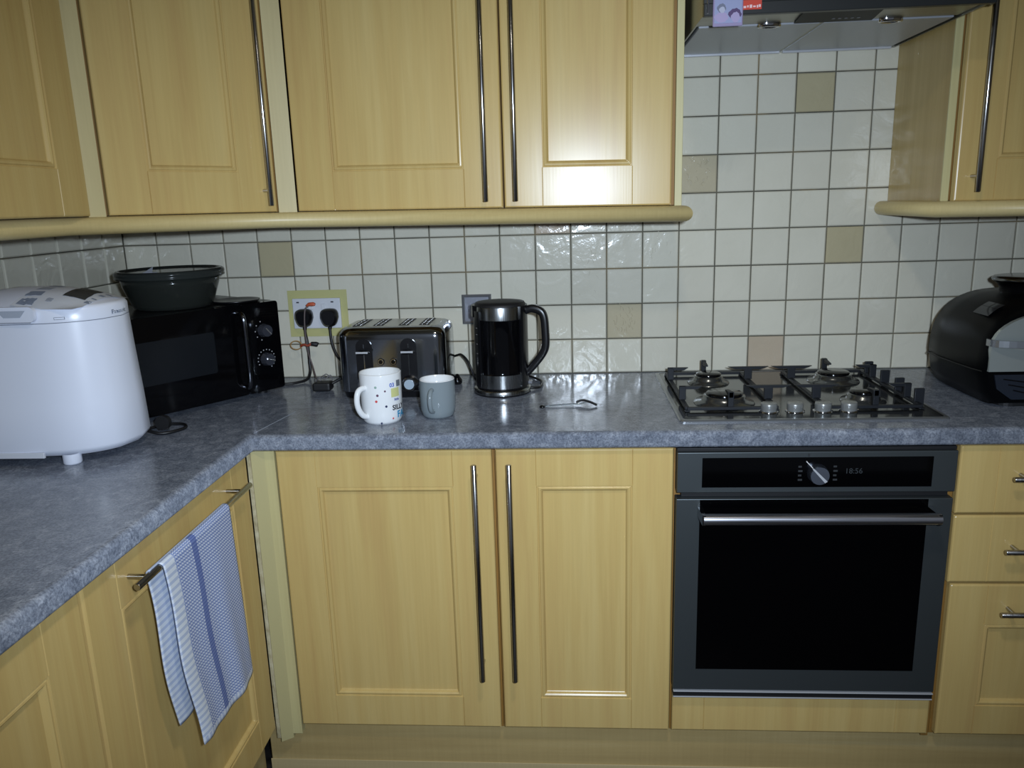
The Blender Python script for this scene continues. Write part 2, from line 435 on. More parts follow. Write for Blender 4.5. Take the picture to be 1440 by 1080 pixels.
# ------------------------------------------------------------------ upper cabinets
UPPER = []
UZ = 1.390; UY = -.325
def upper(name, label, loc, rz=0):
    t = thing(name, label, 'cabinet', loc, rz); UPPER.append(t); return t
def upper_unit(x0, x1, label, dx0, dx1, hx, end=False):
    t = upper('wall_cabinet', label, (x0, -.003, UZ))
    MB().box(.001, x1-x0-(.018 if end else .001), UY+.022, 0, 0, .715).build('carcass', EDGE, t)
    if end: MB().box(x1-x0-.017, x1-x0, UY+.020, 0, -.002, .715, .001).build('end_panel', CREAM, t)
    d = door(t, (dx0-x0, UY+.003, 0), dx1-dx0, .707, .092, .092, .092)
    bar_handle(d, (hx-dx0, 0, .015), (hx-dx0, 0, .55))
    return t
upper_unit(.016, .521, 'wide beech wall cabinet over the toaster, handle at its right', .018, .5195, .4815)
upper_unit(.521, .945, 'beech wall cabinet over the kettle, next to the cooker hood', .5235, .9185, .552, True)
# corner diagonal unit
dgn = upper('wall_cabinet', 'diagonal beech corner wall cabinet above the microwave', (0, 0, UZ))
DA = Vector((-.300, -.607)); DB = Vector((-.025, -.332)); dl = (DB-DA).length
MB().prism([(LW+.003, -.003), (LW+.003, -.61), (-.335, -.61), (-.028, -.305), (-.028, -.003)], 0, .715).build('carcass', EDGE, dgn)
d = door(dgn, (DA.x+.003, DA.y+.003, 0), dl-.010, .707, .088, .092, .092, rz=PI/4)
bar_handle(d, (dl-.040, 0, .015), (dl-.040, 0, .55))
lu = upper('wall_cabinet', 'beech wall cabinet on the left wall, cut by the photo edge', (LW+.003, -1.135, UZ), PI/2)
fy = -(-.320-(LW+.003))
MB().box(0, .5, fy+.02, 0, 0, .715).build('carcass', EDGE, lu)
d = door(lu, (.003, fy, 0), .498, .707, .09, .092, .092)
bar_handle(d, (.04, 0, .015), (.04, 0, .55))
for nm, lab, a, b in (('corner_post', 'pale cream upright strip between left wall cabinet and corner cabinet', (-.326, -.633), (-.302, -.609)),
                      ('corner_post', 'pale cream upright strip between corner cabinet and toaster cabinet', (-.027, -.334), (.014, -.322))):
    a = Vector(a); b = Vector(b); dd = (b-a).normalized(); nn = Vector((dd.y, -dd.x))
    t = MB().prism([tuple(a), tuple(b), tuple(b-nn*.018), tuple(a-nn*.018)], 0, .715).build(nm, CREAM_U, None, (0, 0, UZ-.004))
    tag(t, lab, 'post'); UPPER.append(t)
# right wall cabinet
ru = upper('wall_cabinet', 'beech wall cabinet to the right of the cooker hood', (1.541, -.003, UZ))
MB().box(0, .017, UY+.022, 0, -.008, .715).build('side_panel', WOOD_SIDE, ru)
MB().box(0, .017, UY+.018, UY+.022, -.008, .715).build('front_edge', CREAM, ru)
MB().box(.0175, .59, UY+.030, 0, 0, .715).build('carcass', EDGE, ru)
d = door(ru, (.019, UY-.006, -.002), .57, .707, .088, .092, .092)
bar_handle(d, (.035, 0, .020), (.035, 0, .555))
# pelmets
r_ = .0185
psec = [(-.045, 0)]+[(-.0185+r_*math.cos(t), .0185+r_*math.sin(t)) for t in [(-PI/2)+PI*i/10 for i in range(11)]]+[(-.045, .037)]
def pelmet(label, path):
    t = thing('pelmet', label, 'pelmet', (0, 0, 1.3515)); UPPER.append(t)
    m = MB(); sweep2d(m, path, psec, True); m.build('moulding', PELMET, t)
    return t
PY = -.352
pelmet('long rounded beech pelmet under the left wall cabinets, bending round the corner', [(.9655, -.004), (.9655, PY), (-.022, PY), (-.342, PY-.320), (-.342, -1.14)])
pelmet('short rounded beech pelmet under the right wall cabinet', [(2.14, PY), (1.507, PY), (1.507, -.004)])

# ------------------------------------------------------------------ cooker hood
hd = thing('cooker_hood', 'grey metal cooker hood between the wall cabinets over the hob', 'cooker hood', (.957, -.003, 1.765))
m = MB(); W_ = .572
m.box(0, .004, -.480, 0, 0, .09).box(W_-.004, W_, -.480, 0, 0, .09).box(.004, W_-.004, -.004, 0, 0, .09).box(0, W_, -.48, 0, .088, .092)
m.build('housing', HOODM, hd)
MB().box(.006, W_-.006, -.478, -.352, .004, .010, .001).build('front_plate', HOODM, hd)
for x0, x1 in ((.012, .276), (.284, W_-.012)):
    f = MB().box(x0, x1, -.348, -.010, .001, .009, .002).build('filter_panel', FILTERM, hd)
    MB().box(x0, x1, -.0125, -.005, -.004, .010, .001).build('trim', SILV, f)
MB().box(.277, .283, -.345, -.012, .0025, .008, .001).build('divider', HOODM, hd)
cpn = MB().prism([(.205, -.476), (.215, -.365), (.380, -.365), (.365, -.476)], -.0005, .004).build('control_panel', mat('black_fascia', srgb(8, 8, 9), .5, Specular_IOR_Level=.15), hd)
m = MB()
for i in range(5): m.box(.285+i*.013, .291+i*.013, -.40, -.394, -.0014, -.0005)
m.build('control_marks', flat('grey_print', 96, 96, 98), cpn)['kind'] = 'stuff'
for cx in (.165, .425):
    l_ = MB().loft([[(cx+r*math.cos(2*PI*i/24)*1.0, -.350+r*.55*math.sin(2*PI*i/24), z) for i in range(24)] for r, z in ((.026, .004), (.026, -.003), (.021, -.0045), (.018, -.001))], True).build('lamp_lens', CHROME, hd)
fs_ = MB().box(-.002, W_+.002, -.497, -.480, -.004, .020, .002).box(-.002, W_+.002, -.494, -.480, .020, .12, .001).build('fascia', mat('dark_fascia', srgb(44, 46, 46), .4, .3), hd)
stk = MB().box(.075, .113, -.4985, -.4970, .004, .022).build('sticker', flat('red_sticker', 196, 60, 40), hd)
m = MB()
for i, (a, b_) in enumerate(((.077, .082), (.084, .087), (.089, .094), (.096, .101), (.103, .106), (.107, .111))):
    m.box(a, b_, -.4990, -.4985, .007+.001*(i % 2), .011+.001*(i % 3))
m.build('sticker_print', flat('sticker_print', 228, 196, 196), stk)['kind'] = 'stuff'
MB().box(.004, .008, -.50, -.496, .0, .045, .001).build('clip', CHROME, hd)

# photo tag hanging from the hood
pt = thing('photo_tag', 'small lilac picture tag hanging at the left front of the cooker hood', 'photo tag', (1.002, -.505, 1.738))
MB().box(-.030, .030, -.004, .002, 0, .075, .002).build('card', flat('lilac_card', 150, 140, 172, .25), pt)
m = MB(); m.box(-.027, .027, -.0046, -.0041, .006, .073); m.build('picture', flat('pale_blue_print', 152, 158, 190, .2), pt)
def blob(cx, cz, rx, rz, y, mt, nm, n=18):
    MB().prismy([(cx+rx*math.cos(2*PI*i/n)*(1+.12*math.sin(5*i)), cz+rz*math.sin(2*PI*i/n)*(1+.1*math.cos(3*i))) for i in range(n)], y, y+.0003).build(nm, mt, pt)
PUR = flat('print_purple', 92, 76, 110, .25); LIL = flat('print_lilac', 168, 156, 190, .25); GRY = flat('print_grey', 118, 122, 140, .25)
blob(-.013, .034, .009, .009, -.0049, GRY, 'print'); blob(-.012, .031, .006, .006, -.0052, flat('print_pale', 176, 178, 196, .25), 'print')
blob(-.013, .017, .014, .010, -.0050, LIL, 'print'); blob(.014, .022, .013, .011, -.0050, PUR, 'print'); blob(.015, .016, .009, .010, -.0053, LIL, 'print')

# ------------------------------------------------------------------ oven
on = thing('built_in_oven', 'dark steel built-in oven with black glass door under the hob', 'oven', (.9035, -.02, .262))
OY = -.588+.003     # body plane
def ob(x0, x1, z0, z1, y0=-.606, y1=-.575, b=.0015): return MB().box(x0-.9035, x1-.9035, y0+.02, y1+.02, z0-.262, z1-.262, b)
ob(.925, 1.478, .29, .855, -.575, -.06, 0).build('oven_body', BLACKM, on)
cpan = ob(.9037, 1.4930, .770, .862).build('control_panel', DARKSTEEL, on)
ob(.9570, 1.4430, .782, .850, -.6068, -.600, .0004).build('display_glass', OVENGL, cpan)
kb = MB().tube([(.2985, -.586, .552), (.2985, -.598, .552), (.2985, -.607, .552)], .02, 28, rs=[.0215, .021, .0195]).build('knob', mat('dark_dial', srgb(196, 206, 226), .28, 1.0), cpan)
m = MB(); m.add([(.2985+x, -.6078, .552+z) for x, z in ((-.017, .016), (-.0145, .018), (.016, -.012), (.011, -.0155))], [(0, 1, 2, 3)]); 
m.cyl((.2985-.016, -.6075, .552+.018), (.2985-.027, -.596, .552+.030), .0012, 8)
m.build('pointer', SILV, kb)
vs_, fs = text_mesh('18:56', .017)
m = MB(); m.add([(.375+v.x, -.5872, .556+v.y) for v in vs_], fs); m.build('clock_digits', mat('dim_digits', srgb(48, 52, 55), .5), cpan)
m = MB()
for x in (.258, .332):
    for k in range(4): m.box(x, x+.009-.002*(k % 2), -.5872, -.5868, .535+k*.010, .539+k*.010)
m.box(.278, .281, -.5885, -.5860, .590, .596)
m.build('dial_marks', mat('dim_marks', srgb(44, 46, 48), .5), cpan)['kind'] = 'stuff'
dv = ob(.9027, 1.4915, .283, .755).build('oven_door', DARKSTEEL, on)
ob(.9537, 1.4400, .3375, .7535, -.6072, -.600, .0004).build('door_glass', OVENGL, dv)
m = MB(); a, b_ = (.9540-.9035, -.632, .7265-.262), (1.4470-.9035, -.632, .7265-.262)
m.tube([a, b_], .0122, 20)
m.build('handle', STEEL_OV, dv)
for x in (.9540-.9035, 1.4430-.9035):
    m = MB(); m.prism([(x-.005, -.588), (x-.003, -.640), (x+.004, -.640), (x+.006, -.588)], .4535, .4755)
    m.build('handle_bracket', CHROME, dv)
ob(.9037, 1.4905, .2775, .2800, -.608, -.58, .0006).build('lower_trim', SILV, on)
ob(.9037, 1.4905, .2620, .2645, -.606, -.58, .0006).build('lower_trim', SILV, on)
ob(.9037, 1.4905, .2645, .2775, -.604, -.58, .000).build('gap_shadow_strip', BLACKM, on)
ob(.9150, 1.4850, .7560, .7690, -.592, -.575, .000).build('vent_slot', BLACKM, on)
ob(.9037, 1.4930, .8625, .8700, -.598, -.57, .001).build('top_trim', BLACKM, on)

# ------------------------------------------------------------------ hob
hb = thing('gas_hob', 'dark steel four-burner gas hob with black pan supports', 'hob', (.917, -.538, .910))
def ringp(x0, x1, y0, y1, z, r): return rrect(x0, x1, y0, y1, r, z, 4)
HW, HD = .589, .506
m = MB(); m.loft([ringp(0, HW, 0, HD, .0, .012), ringp(0, HW, 0, HD, .003, .012), ringp(.003, HW-.003, .003, HD-.003, .0055, .011), ringp(.010, HW-.010, .010, HD-.010, .0055, .010)], False, False)
m.build('rim', mat('hob_rim_steel', srgb(150, 153, 156), .3, .8), hb)
m = MB(); m.add(ringp(.010, HW-.010, .010, HD-.010, .0048, .010), [tuple(range(20))]); m.add(ringp(.002, HW-.002, .002, HD-.002, .0002, .010), [tuple(range(20))]).build('base_plate', HOBM, hb)
for bx, by, r in ((.128, .373, .038), (.128, .158, .050), (.455, .373, .046), (.455, .158, .036)):
    b_ = MB().lathe([(r*1.45, .005), (r*1.4, .009), (r*1.1, .011), (r*1.05, .016), (r, .018), (r*.98, .024), (r*.6, .025), (.001, .025)], bx, by, 28).build('burner', mat('burner_ring', srgb(120, 122, 122), .22, .9), hb)
    MB().lathe([(r*.86, .0245), (r*.88, .029), (r*.8, .032), (.001, .0325)], bx, by, 28).build('burner_cap', BLACKG, b_)
def blade(m, a, b__, y, w2, zt, th=.007, tip=.016):
    """horizontal prong along x from a to b, tapering below at free ends"""
    m.add([(a, y-w2, zt), (b__, y-w2, zt), (b__, y+w2, zt), (a, y+w2, zt), (a+tip, y-w2, zt-th), (b__-tip, y-w2, zt-th), (b__-tip, y+w2, zt-th), (a+tip, y+w2, zt-th)],
          [(0, 1, 2, 3), (4, 7, 6, 5), (0, 4, 5, 1), (3, 2, 6, 7), (0, 3, 7, 4), (1, 5, 6, 2)])
def grate(xo, xi, bx):
    """xo: outer rail, xi: inner rail"""
    m = MB(); z0, z1 = .0085, .0155; t_ = .005; y0, y1 = .078, .456
    xa, xb = min(xo, xi), max(xo, xi); s_ = 1 if xi > xo else -1
    for x in (xa, xb): m.box(x-t_, x+t_, y0, y1, z0, z1, .001)
    for y in (y0, y1): m.box(xa, xb, y-t_, y+t_, z0, z1, .001)
    for x in (xa, xb):
        for y in (y0, y1): m.box(x-.006, x+.006, y-.006, y+.006, .0055, z0, .001)
    zt = .047
    for by in (.373, .158):
        m.box(xo-.008, xo+.008, by-.005, by+.005, z1-.002, zt-.002, .001)
        a, b__ = sorted((xo-s_*.008, xo+s_*.046)); 
        m.box(xo-.008, xo+.008, by-.005, by+.005, zt-.004, zt, .0005)
        blade(m, a if s_ > 0 else a, b__, by, .0045, zt, .007, .012)
        m.box(xi-.010, xi+.010, by-.005, by+.005, z1-.002, zt-.005, .001)
        blade(m, xi-.053, xi+.053, by, .0045, zt, .0065, .020)
    for ya, d in ((y0, 1), (y1, -1)):
        yl, yh = sorted((ya, ya+d*.012)); m.box(bx-.0065, bx+.0065, yl, yh, z1-.002, zt+.003, .001)
        yb = ya+d*.050
        m.add([(bx-.0045, ya, zt+.003), (bx+.0045, ya, zt+.003), (bx+.0045, yb, zt-.002), (bx-.0045, yb, zt-.002), (bx-.0045, ya, zt-.010), (bx+.0045, ya, zt-.010), (bx+.0045, yb, zt-.006), (bx-.0045, yb, zt-.006)],
              [(0, 1, 2, 3), (4, 7, 6, 5), (0, 4, 5, 1), (3, 2, 6, 7), (0, 3, 7, 4), (1, 5, 6, 2)])
    return m.build('pan_support', IRON, hb)
grate(.028, .232, .128)
grate(.556, .345, .455)
for y in (.11, .22, .31, .42): MB().box(.552, .574, y-.004, y+.004, .0055, .046, .0015).build('side_rest', IRON, hb)
for x in (.213, .272, .335, .393):
    k_ = MB().lathe([(.0165, .0062), (.018, .0085), (.0185, .021), (.0178, .0245), (.016, .0258), (.001, .026)], x, .072, 28).build('knob', GREYKNOB, hb)
    MB().lathe([(.022, .0048), (.022, .0066), (.017, .0072), (.001, .0072)], x, .072, 28).build('collar', CHROME, k_)

# ------------------------------------------------------------------ microwave
phi = math.radians(55)
MZ = .926
# local frame: origin at the front right bottom corner, local -y faces the room, +x towards the left end reversed
mwx = thing('microwave', 'black microwave oven standing diagonally in the corner behind the bread maker', 'microwave', (-.363, -.543, .910), phi)
MW_, MD_, MH_ = .440, .300, .238
z0 = MZ-.910
m = MB(); m.loft([rrect(0, MW_, .020, MD_, .004, z0), rrect(0, MW_, .020, MD_, .004, z0+MH_-.004), rrect(.004, MW_-.004, .022, MD_-.004, .004, z0+MH_)], True, False); m.build('body', BLACK, mwx)
for x in (.04, MW_-.04):
    for y in (.05, MD_-.05): MB().cyl((x, y, 0), (x, y, z0+.001), .014, 14).build('foot', BLACKM, mwx)
df = MB(); df.prismy([(p[0], p[1]+z0) for p in [(q[0], q[1]) for q in rrect(0, .329, .0, MH_, .006, 0, 4)]], 0, .019); dfo = df.build('door', BLACKGL, mwx)
cf = MB(); cf.prismy([(q[0], q[1]+z0) for q in rrect(.331, MW_, .0, MH_, .008, 0, 4)], 0, .019); cfo = cf.build('control_panel', BLACKGL, mwx)
MB().prismy([(q[0], q[1]+z0) for q in rrect(.020, .245, .075, .180, .006, 0, 4)], -.0006, .001).build('window', mat('mesh_window', srgb(20, 23, 27), .25), dfo)
hx = .318
m = MB(); m.tube(smooth_path([(hx, .0, z0+.218), (hx, -.020, z0+.214), (hx, -.026, z0+.190), (hx, -.027, z0+.12), (hx, -.026, z0+.05), (hx, -.020, z0+.026), (hx, .0, z0+.022)], 5), .0062, 12)
m.build('handle', mat('smoked_chrome', srgb(110, 112, 120), .12, 1.0), dfo)
for kz in (.163, .085):
    m = MB(); kx = .390
    m.tube([(kx, .0, z0+kz), (kx, -.012, z0+kz), (kx, -.018, z0+kz)], .017, 12, smooth=False, rs=[.0185, .017, .0155])
    kk = m.build('knob', mat('smoked_knob', srgb(64, 66, 74), .2, .3), cfo)
    m = MB(); a = random.uniform(-.9, -.3)
    m.tube([(kx-.010*math.cos(a), -.0188, z0+kz-.010*math.sin(a)), (kx+.014*math.cos(a), -.0188, z0+kz+.014*math.sin(a))], .0022, 8); m.build('pointer', CHROME, kk)
m = MB()
for kz, nn_ in ((.085, 14), (.163, 5)):
    for i in range(nn_):
        a = -1.0+i*(4.6/13) if nn_ == 14 else 1.9+i*.62
        m.box(.390+.026*math.cos(a)-.0012, .390+.026*math.cos(a)+.0012, -.0006, .0, z0+kz+.026*math.sin(a)-.0012, z0+kz+.026*math.sin(a)+.0012)
m.build('dial_marks', flat('mark_print', 190, 190, 192), cfo)['kind'] = 'stuff'

# bowl on microwave
bw = thing('food_container', 'round smoky clear plastic bowl with lid on top of the microwave', 'container', (-.345, -.285, MZ+MH_))
SMOKE = mat('smoky_plastic', srgb(58, 62, 58), .12, Transmission_Weight=.55, IOR=1.2)
m = MB(); m.lathe([(.001, .0005), (.088, .0005), (.094, .003), (.099, .012), (.116, .060), (.121, .083), (.1190, .083), (.114, .060), (.097, .014), (.090, .006), (.001, .004)], 0, 0, 44)
m.build('bowl', SMOKE, bw)
m = MB(); m.lathe([(.125, .078), (.131, .079), (.1325, .083), (.130, .085), (.1325, .088), (.1320, .094), (.127, .0985), (.121, .0985), (.117, .094), (.108, .093), (.001, .094)], 0, 0, 48); m.lathe([(.122, .078), (.126, .085), (.126, .092)], 0, 0, 48)
m.build('lid', mat('smoky_lid', srgb(52, 56, 54), .14, Transmission_Weight=.3, IOR=1.2), bw)
m = MB(); m.loft([[(x, y, z) for x, y in ((-.012, -.11), (.014, -.112), (.016, -.095), (-.010, -.092))] for z in (.094, .099)], True, False)
m.add([(-.010, -.108, .099), (.012, -.110, .099), (.010, -.100, .112), (.002, -.100, .106)], [(0, 1, 2, 3)])
m.build('vent_flap', mat('pale_flap', srgb(150, 152, 158), .3), bw)
# flat black dish rim edge next to bowl
tag(MB().lathe([(.001, 0), (.055, 0), (.062, .004), (.063, .007), (.058, .007), (.050, .004), (.001, .003)], 0, 0, 32).build('lid', BLACK, None, (-.215, -.205, MZ+MH_)), 'small flat black lid lying on the microwave right of the bowl', 'lid')

# ------------------------------------------------------------------ bread maker
bk = thing('bread_maker', 'white bread maker with a curved front at the left edge of the worktop', 'bread maker', (-.430, -.685, .910))
def bm_ring(inset, z, n=56, ext=0):
    out = []; x0, x1, yw = -.180+inset, .128-inset, .125-inset
    for i in range(n):
        t = 2*PI*i/n; c, s_ = math.cos(t), math.sin(t)
        e = .36
        x = (abs(c)**e)*(1 if c > 0 else -1); y = (abs(s_)**e)*(1 if s_ > 0 else -1)
        X = x*(x1-x0)/2+(x0+x1)/2; Y = y*yw
        if x > 0: X += x*(.058-ext)*(1-(Y/yw)**2)
        Y *= 1-.06*max(0, x)
        out.append((X, Y, z))
    return out
rings = [bm_ring(.014, .018), bm_ring(.004, .026), bm_ring(.0, .034), bm_ring(.003, .12), bm_ring(.008, .22), bm_ring(.0105, .288)]
MB().loft(rings, True, True).build('body', WHITE, bk)
m = MB(); m.loft([bm_ring(.0118, .287), bm_ring(.0118, .2895)], False, True); m.build('seam', flat('seam_grey', 120, 126, 138), bk)
def bm_cap(r, n=56):
    base = bm_ring(.0115, 0, n); zz = .316+.036*(1-r**2.2)
    return [(-.02+(x+.02)*r, y*r, .910*0+zz) for x, y, _ in base]
m = MB(); m.loft([bm_ring(.0105, .2895), bm_ring(.0108, .312)]+[bm_cap(r) for r in (.985, .96, .9, .8, .65, .45, .25, .05)], True, True)
lid = m.build('lid', WHITE, bk)
def capz(x, y):
    best = min(bm_ring(.0115, 0, 56), key=lambda p: abs(math.atan2(p[1], p[0]+.02)-math.atan2(y, x+.02)))
    r = math.hypot(x+.02, y)/math.hypot(best[0]+.02, best[1]); r = min(r, 1)
    return .316+.036*(1-r**2.2)
def decal(name, quad, material, off=.0012, n=6, parent=lid):
    m = MB(); pts = []
    (a, b_, c, d_) = [Vector(q) for q in quad]
    for j in range(n+1):
        for i in range(n+1):
            u, v = i/n, j/n; p = (a*(1-u)+b_*u)*(1-v)+(d_*(1-u)+c*u)*v
            pts.append((p.x, p.y, capz(p.x, p.y)+off))
    m.add(pts, [(j*(n+1)+i, j*(n+1)+i+1, (j+1)*(n+1)+i+1, (j+1)*(n+1)+i) for j in range(n) for i in range(n)], True)
    return m.build(name, material, parent)
decal('control_label', [(.012, -.104), (.030, .070), (.158, .066), (.140, -.108)], WHITE2, .0008, 12)
decal('display', [(.088, -.052), (.080, .030), (.122, .036), (.132, -.050)], flat('lcd_dark', 70, 72, 72, .2), .0016)
BG = flat('blue_grey_print', 132, 142, 160); BG2 = flat('pale_print', 160, 166, 178)
decal('menu_print', [(.020, -.098), (.022, -.078), (.052, -.076), (.052, -.096)], BG, .0014)
decal('menu_print', [(.020, -.068), (.022, -.048), (.050, -.044), (.052, -.064)], BG, .0014)
decal('menu_print', [(.024, -.036), (.026, -.014), (.050, -.010), (.050, -.032)], BG2, .0014)
decal('menu_print', [(.026, -.002), (.028, .022), (.050, .024), (.050, .002)], BG2, .0014)
decal('menu_print', [(.070, -.082), (.070, -.070), (.082, -.070), (.082, -.082)], BG2, .0014)
for k in range(4): decal('button', [(.136, -.062+.026*k), (.136, -.050+.026*k), (.146, -.050+.026*k), (.146, -.062+.026*k)], BG, .0014)
# lid latch handle on the side facing the camera
m = MB(); m.prismy([(q[0], q[1]) for q in rrect(-.150, .068, .2935, .3235, .010, 0, 5)], -.1195, -.110); hn = m.build('side_handle', WHITE, lid)
MB().prismy([(-.006, .3165), (.052, .3165), (.040, .303), (.006, .303)], -.1199, -.119).build('finger_recess', flat('recess', 176, 184, 198), hn)
MB().box(-.13, .060, -.1198, -.119, .2925, .2935).build('seam_line', flat('seam_dark', 80, 86, 98), hn)
def side_at(x):
    R_ = bm_ring(.0108, 0, 400); return min([p for p in R_ if p[1] < 0], key=lambda p: abs(p[0]-x))[1]
def wrap_bar(m, xa, xb, za, zb, n=4):
    P = [(xa+(xb-xa)*i/n, side_at(xa+(xb-xa)*i/n)-.0008) for i in range(n+1)]
    m.add([(x, y, z) for z in (za, zb) for x, y in P], [(i, i+1, n+2+i, n+1+i) for i in range(n)])
m = MB()
wrap_bar(m, .096, .114, .2950, .2957); wrap_bar(m, .096, .114, .2993, .3000); wrap_bar(m, .096, .0967, .295, .300); wrap_bar(m, .1133, .114, .295, .300)
m.build('vent_mark', flat('seam_dark', 90, 96, 110), lid)['kind'] = 'stuff'
MB().box(-.178, .045, -.1262, -.120, .0185, .030, .001).build('base_lip', WHITE2, bk)
for x, y in ((.085, -.098), (-.13, -.098), (.085, .098), (-.13, .098)):
    MB().lathe([(.001, 0), (.0165, 0), (.0178, .003), (.0178, .022)], x, y, 22).build('foot', WHITE, bk)
# brand lettering wrapped on the curved front
def front_at(y, inset):
    R_ = bm_ring(inset, 0, 400); c_ = [p for p in R_ if p[0] > 0]
    return min(c_, key=lambda p: abs(p[1]-y)+(.0 if p[0] > .05 else 1))
vs_, fs = text_mesh('Panasonic', .0125)
m = MB(); pts = []
for v in vs_:
    y = -.004+v.x; p = front_at(y, .0108); pts.append((p[0]+.0008, y, .2995+v.y))
m.add(pts, fs); m.build('lettering', flat('letter_grey', 96, 106, 122), bk)
MB().tube(smooth_path([(.11, .10, .015), (.16, .13, .006), (.20, .12, .0045), (.23, .17, .0045), (.17, .21, .0045), (.14, .17, .005)], 6), .0035, 8)
tag(MB().tube(smooth_path([(-.300, -.590, .926), (-.262, -.596, .916), (-.236, -.580, .9145), (-.222, -.545, .9145), (-.245, -.515, .9145), (-.285, -.520, .9145), (-.310, -.560, .9145)], 8), .0036, 10).build('power_cable', RUBBER), 'black power cable coiled on the worktop behind the bread maker', 'cable')
pg = thing('loose_plug', 'round black cable plug lying between bread maker and microwave', 'plug', (-.262, -.560, .9145))
MB().tube([(0, 0, .018), (.0, -.014, .019)], .017, 20).build('plug_body', BLACKM, pg)
MB().tube([(-.006, -.020, .004), (.022, -.026, .010)], .0012, 6).build('pin', CHROME, pg)

# ------------------------------------------------------------------ toaster
ts = thing('toaster', 'chrome four-slot toaster with black lever tracks behind the two mugs', 'toaster', (.212, -.178, .910))
TW, TD = .142, .094
def tring(a, z, r=.03): return rrect(-TW+a, TW-a, -TD+a, TD-a, r, z, 6)
MB().loft([tring(.006, .0), tring(.004, .016), tring(.004, .018)], True, False).build('base', BLACK, ts)
rr_ = [tring(.0, .018), tring(.0, .022), tring(.0, .154), tring(.0, .160)]
for i in range(1, 7):
    a = PI/2*i/6; rr_.append(tring(.022*(1-math.cos(a)), .160+.026*math.sin(a), .03))
MB().loft(rr_, False, True).build('body', CHROME_D, ts)
MB().loft([tring(.0218, .1858), tring(.0218, .1862), tring(.030, .1875)], True, False).build('top_plate', mat('toaster_top_steel', srgb(196, 194, 188), .28, 1.0), ts)
for i, x in enumerate((-.092, -.038, .030, .084)):
    s_ = MB().box(x-.013, x+.013, -.062, .058, .1868, .1884).build('slot', BLACKM, ts)
    m = MB()
    for y in (-.045, -.015, .015, .043): m.tube([(x-.013, y, .1885), (x-.004, y, .1888), (x+.013, y, .1885)], .0010, 6)
    for dx in (-.006, .006): m.tube([(x+dx, -.060, .1886), (x+dx, .056, .1886)], .0009, 6)
    m.build('guard_wire', CHROME, s_)
for x in (-.071, .046):
    pts = [(x-.021, .020), (x+.021, .020), (x+.021, .138)]+[(x+.021*math.cos(t), .138+.021*math.sin(t)) for t in [PI*i/10 for i in range(1, 10)]]+[(x-.021, .138)]
    tr = MB().prismy(pts, -TD-.003, -TD+.004).build('lever_track', BLACK, ts)
    MB().box(x-.0012, x+.0012, -TD-.0036, -TD-.0028, .055, .145).build('groove', CHROME_D, tr)
    m = MB(); m.loft([[(x+rx*math.cos(2*PI*i/20), y, .126+rz*math.sin(2*PI*i/20)) for i in range(20)] for y, rx, rz in ((-TD-.003, .012, .004), (-TD-.018, .019, .006), (-TD-.024, .018, .005), (-TD-.026, .014, .003))], True); m.build('lever', BLACKG, tr)
    MB().box(x-.016, x+.016, -TD-.0262, -TD-.0245, .124, .1295, .001).build('lever_cap', SILV, tr)
    dlo = MB(); dlo.tube([(x, -TD-.003, .040), (x, -TD-.010, .040), (x, -TD-.018, .040)], .02, 26, rs=[.0225, .0215, .0175]); do_ = dlo.build('dial', CHROME, tr)
    m = MB(); m.tube([(x, -TD-.0181, .040), (x, -TD-.0195, .040)], .013, 24); m.build('dial_face', mat('dial_face', srgb(176, 192, 204), .35, .2), do_)
m = MB()
for x in (-.028, .005):
    b1 = MB(); b1.tube([(x, -TD+.002, .098), (x, -TD-.003, .098), (x, -TD-.005, .098)], .009, 20, rs=[.0095, .0095, .0075]); bo = b1.build('button', CHROME, ts)
    MB().tube([(x, -TD-.0045, .098), (x, -TD-.0062, .098)], .0055, 16).build('button_face', BLACKG, bo)

# ------------------------------------------------------------------ mugs
mg = thing('mug', 'white mug with coloured dots and lettering, handle turned left', 'mug', (.2305, -.484, .910))
MB().lathe([(r*1.172, z*1.03) for r, z in [(.001, .004), (.032, .004), (.034, .0), (.036, .0), (.0385, .006), (.0405, .020), (.0412, .06), (.0415, .112), (.0405, .115), (.039, .113), (.0385, .06), (.037, .015), (.030, .009), (.001, .009)]], 0, 0, 48).build('body', CERAM, mg)
m = MB(); a = math.radians(234); ca, sa = math.cos(a), math.sin(a)
pp = [(.045, .086), (.058, .087), (.069, .080), (.073, .060), (.069, .040), (.058, .024), (.044, .018)]
m.tube([Vector((r*ca, r*sa, z)) for r, z in [(q.x, q.z) for q in smooth_path([(r, 0, z) for r, z in pp], 5)]],   .0066, 12); m.build('handle', CERAM, mg)
def on_mug(cx, cz, r, a_deg, R0=.0409):
    """wrap flat (x,z) shape at angle"""
    return None
def mug_print(name, polys, col):
    m = MB()
    for vs2, fs2 in polys:
        m.add([(.0489*math.cos(t), .0489*math.sin(t), z) for t, z in vs2], fs2)
    return m.build(name, flat(name+'_ink', *col, .2), mg)
R0 = .0487
def circ(t0, z0, r, n=14):
    return ([(t0+r/R0*math.cos(2*PI*i/n), z0+r*math.sin(2*PI*i/n)) for i in range(n)], [tuple(range(n))])
def rect(t0, z0, w2, h2, n=6):
    vs2 = []; fs2 = []
    for i in range(n+1):
        t = t0+(-w2+2*w2*i/n)/R0; vs2 += [(t, z0-h2), (t, z0+h2)]
    fs2 = [(2*i, 2*i+2, 2*i+3, 2*i+1) for i in range(n)]; return (vs2, fs2)
def txt(s, size, t0, z0):
    v_, f_ = text_mesh(s, size, 0, size*.028); return ([(t0+v.x/R0, z0+v.y) for v in v_], f_)
fa = math.radians(-79)     # direction towards the camera
def tt(px): return fa+math.asin(max(-.98, min(.98, px/R0)))
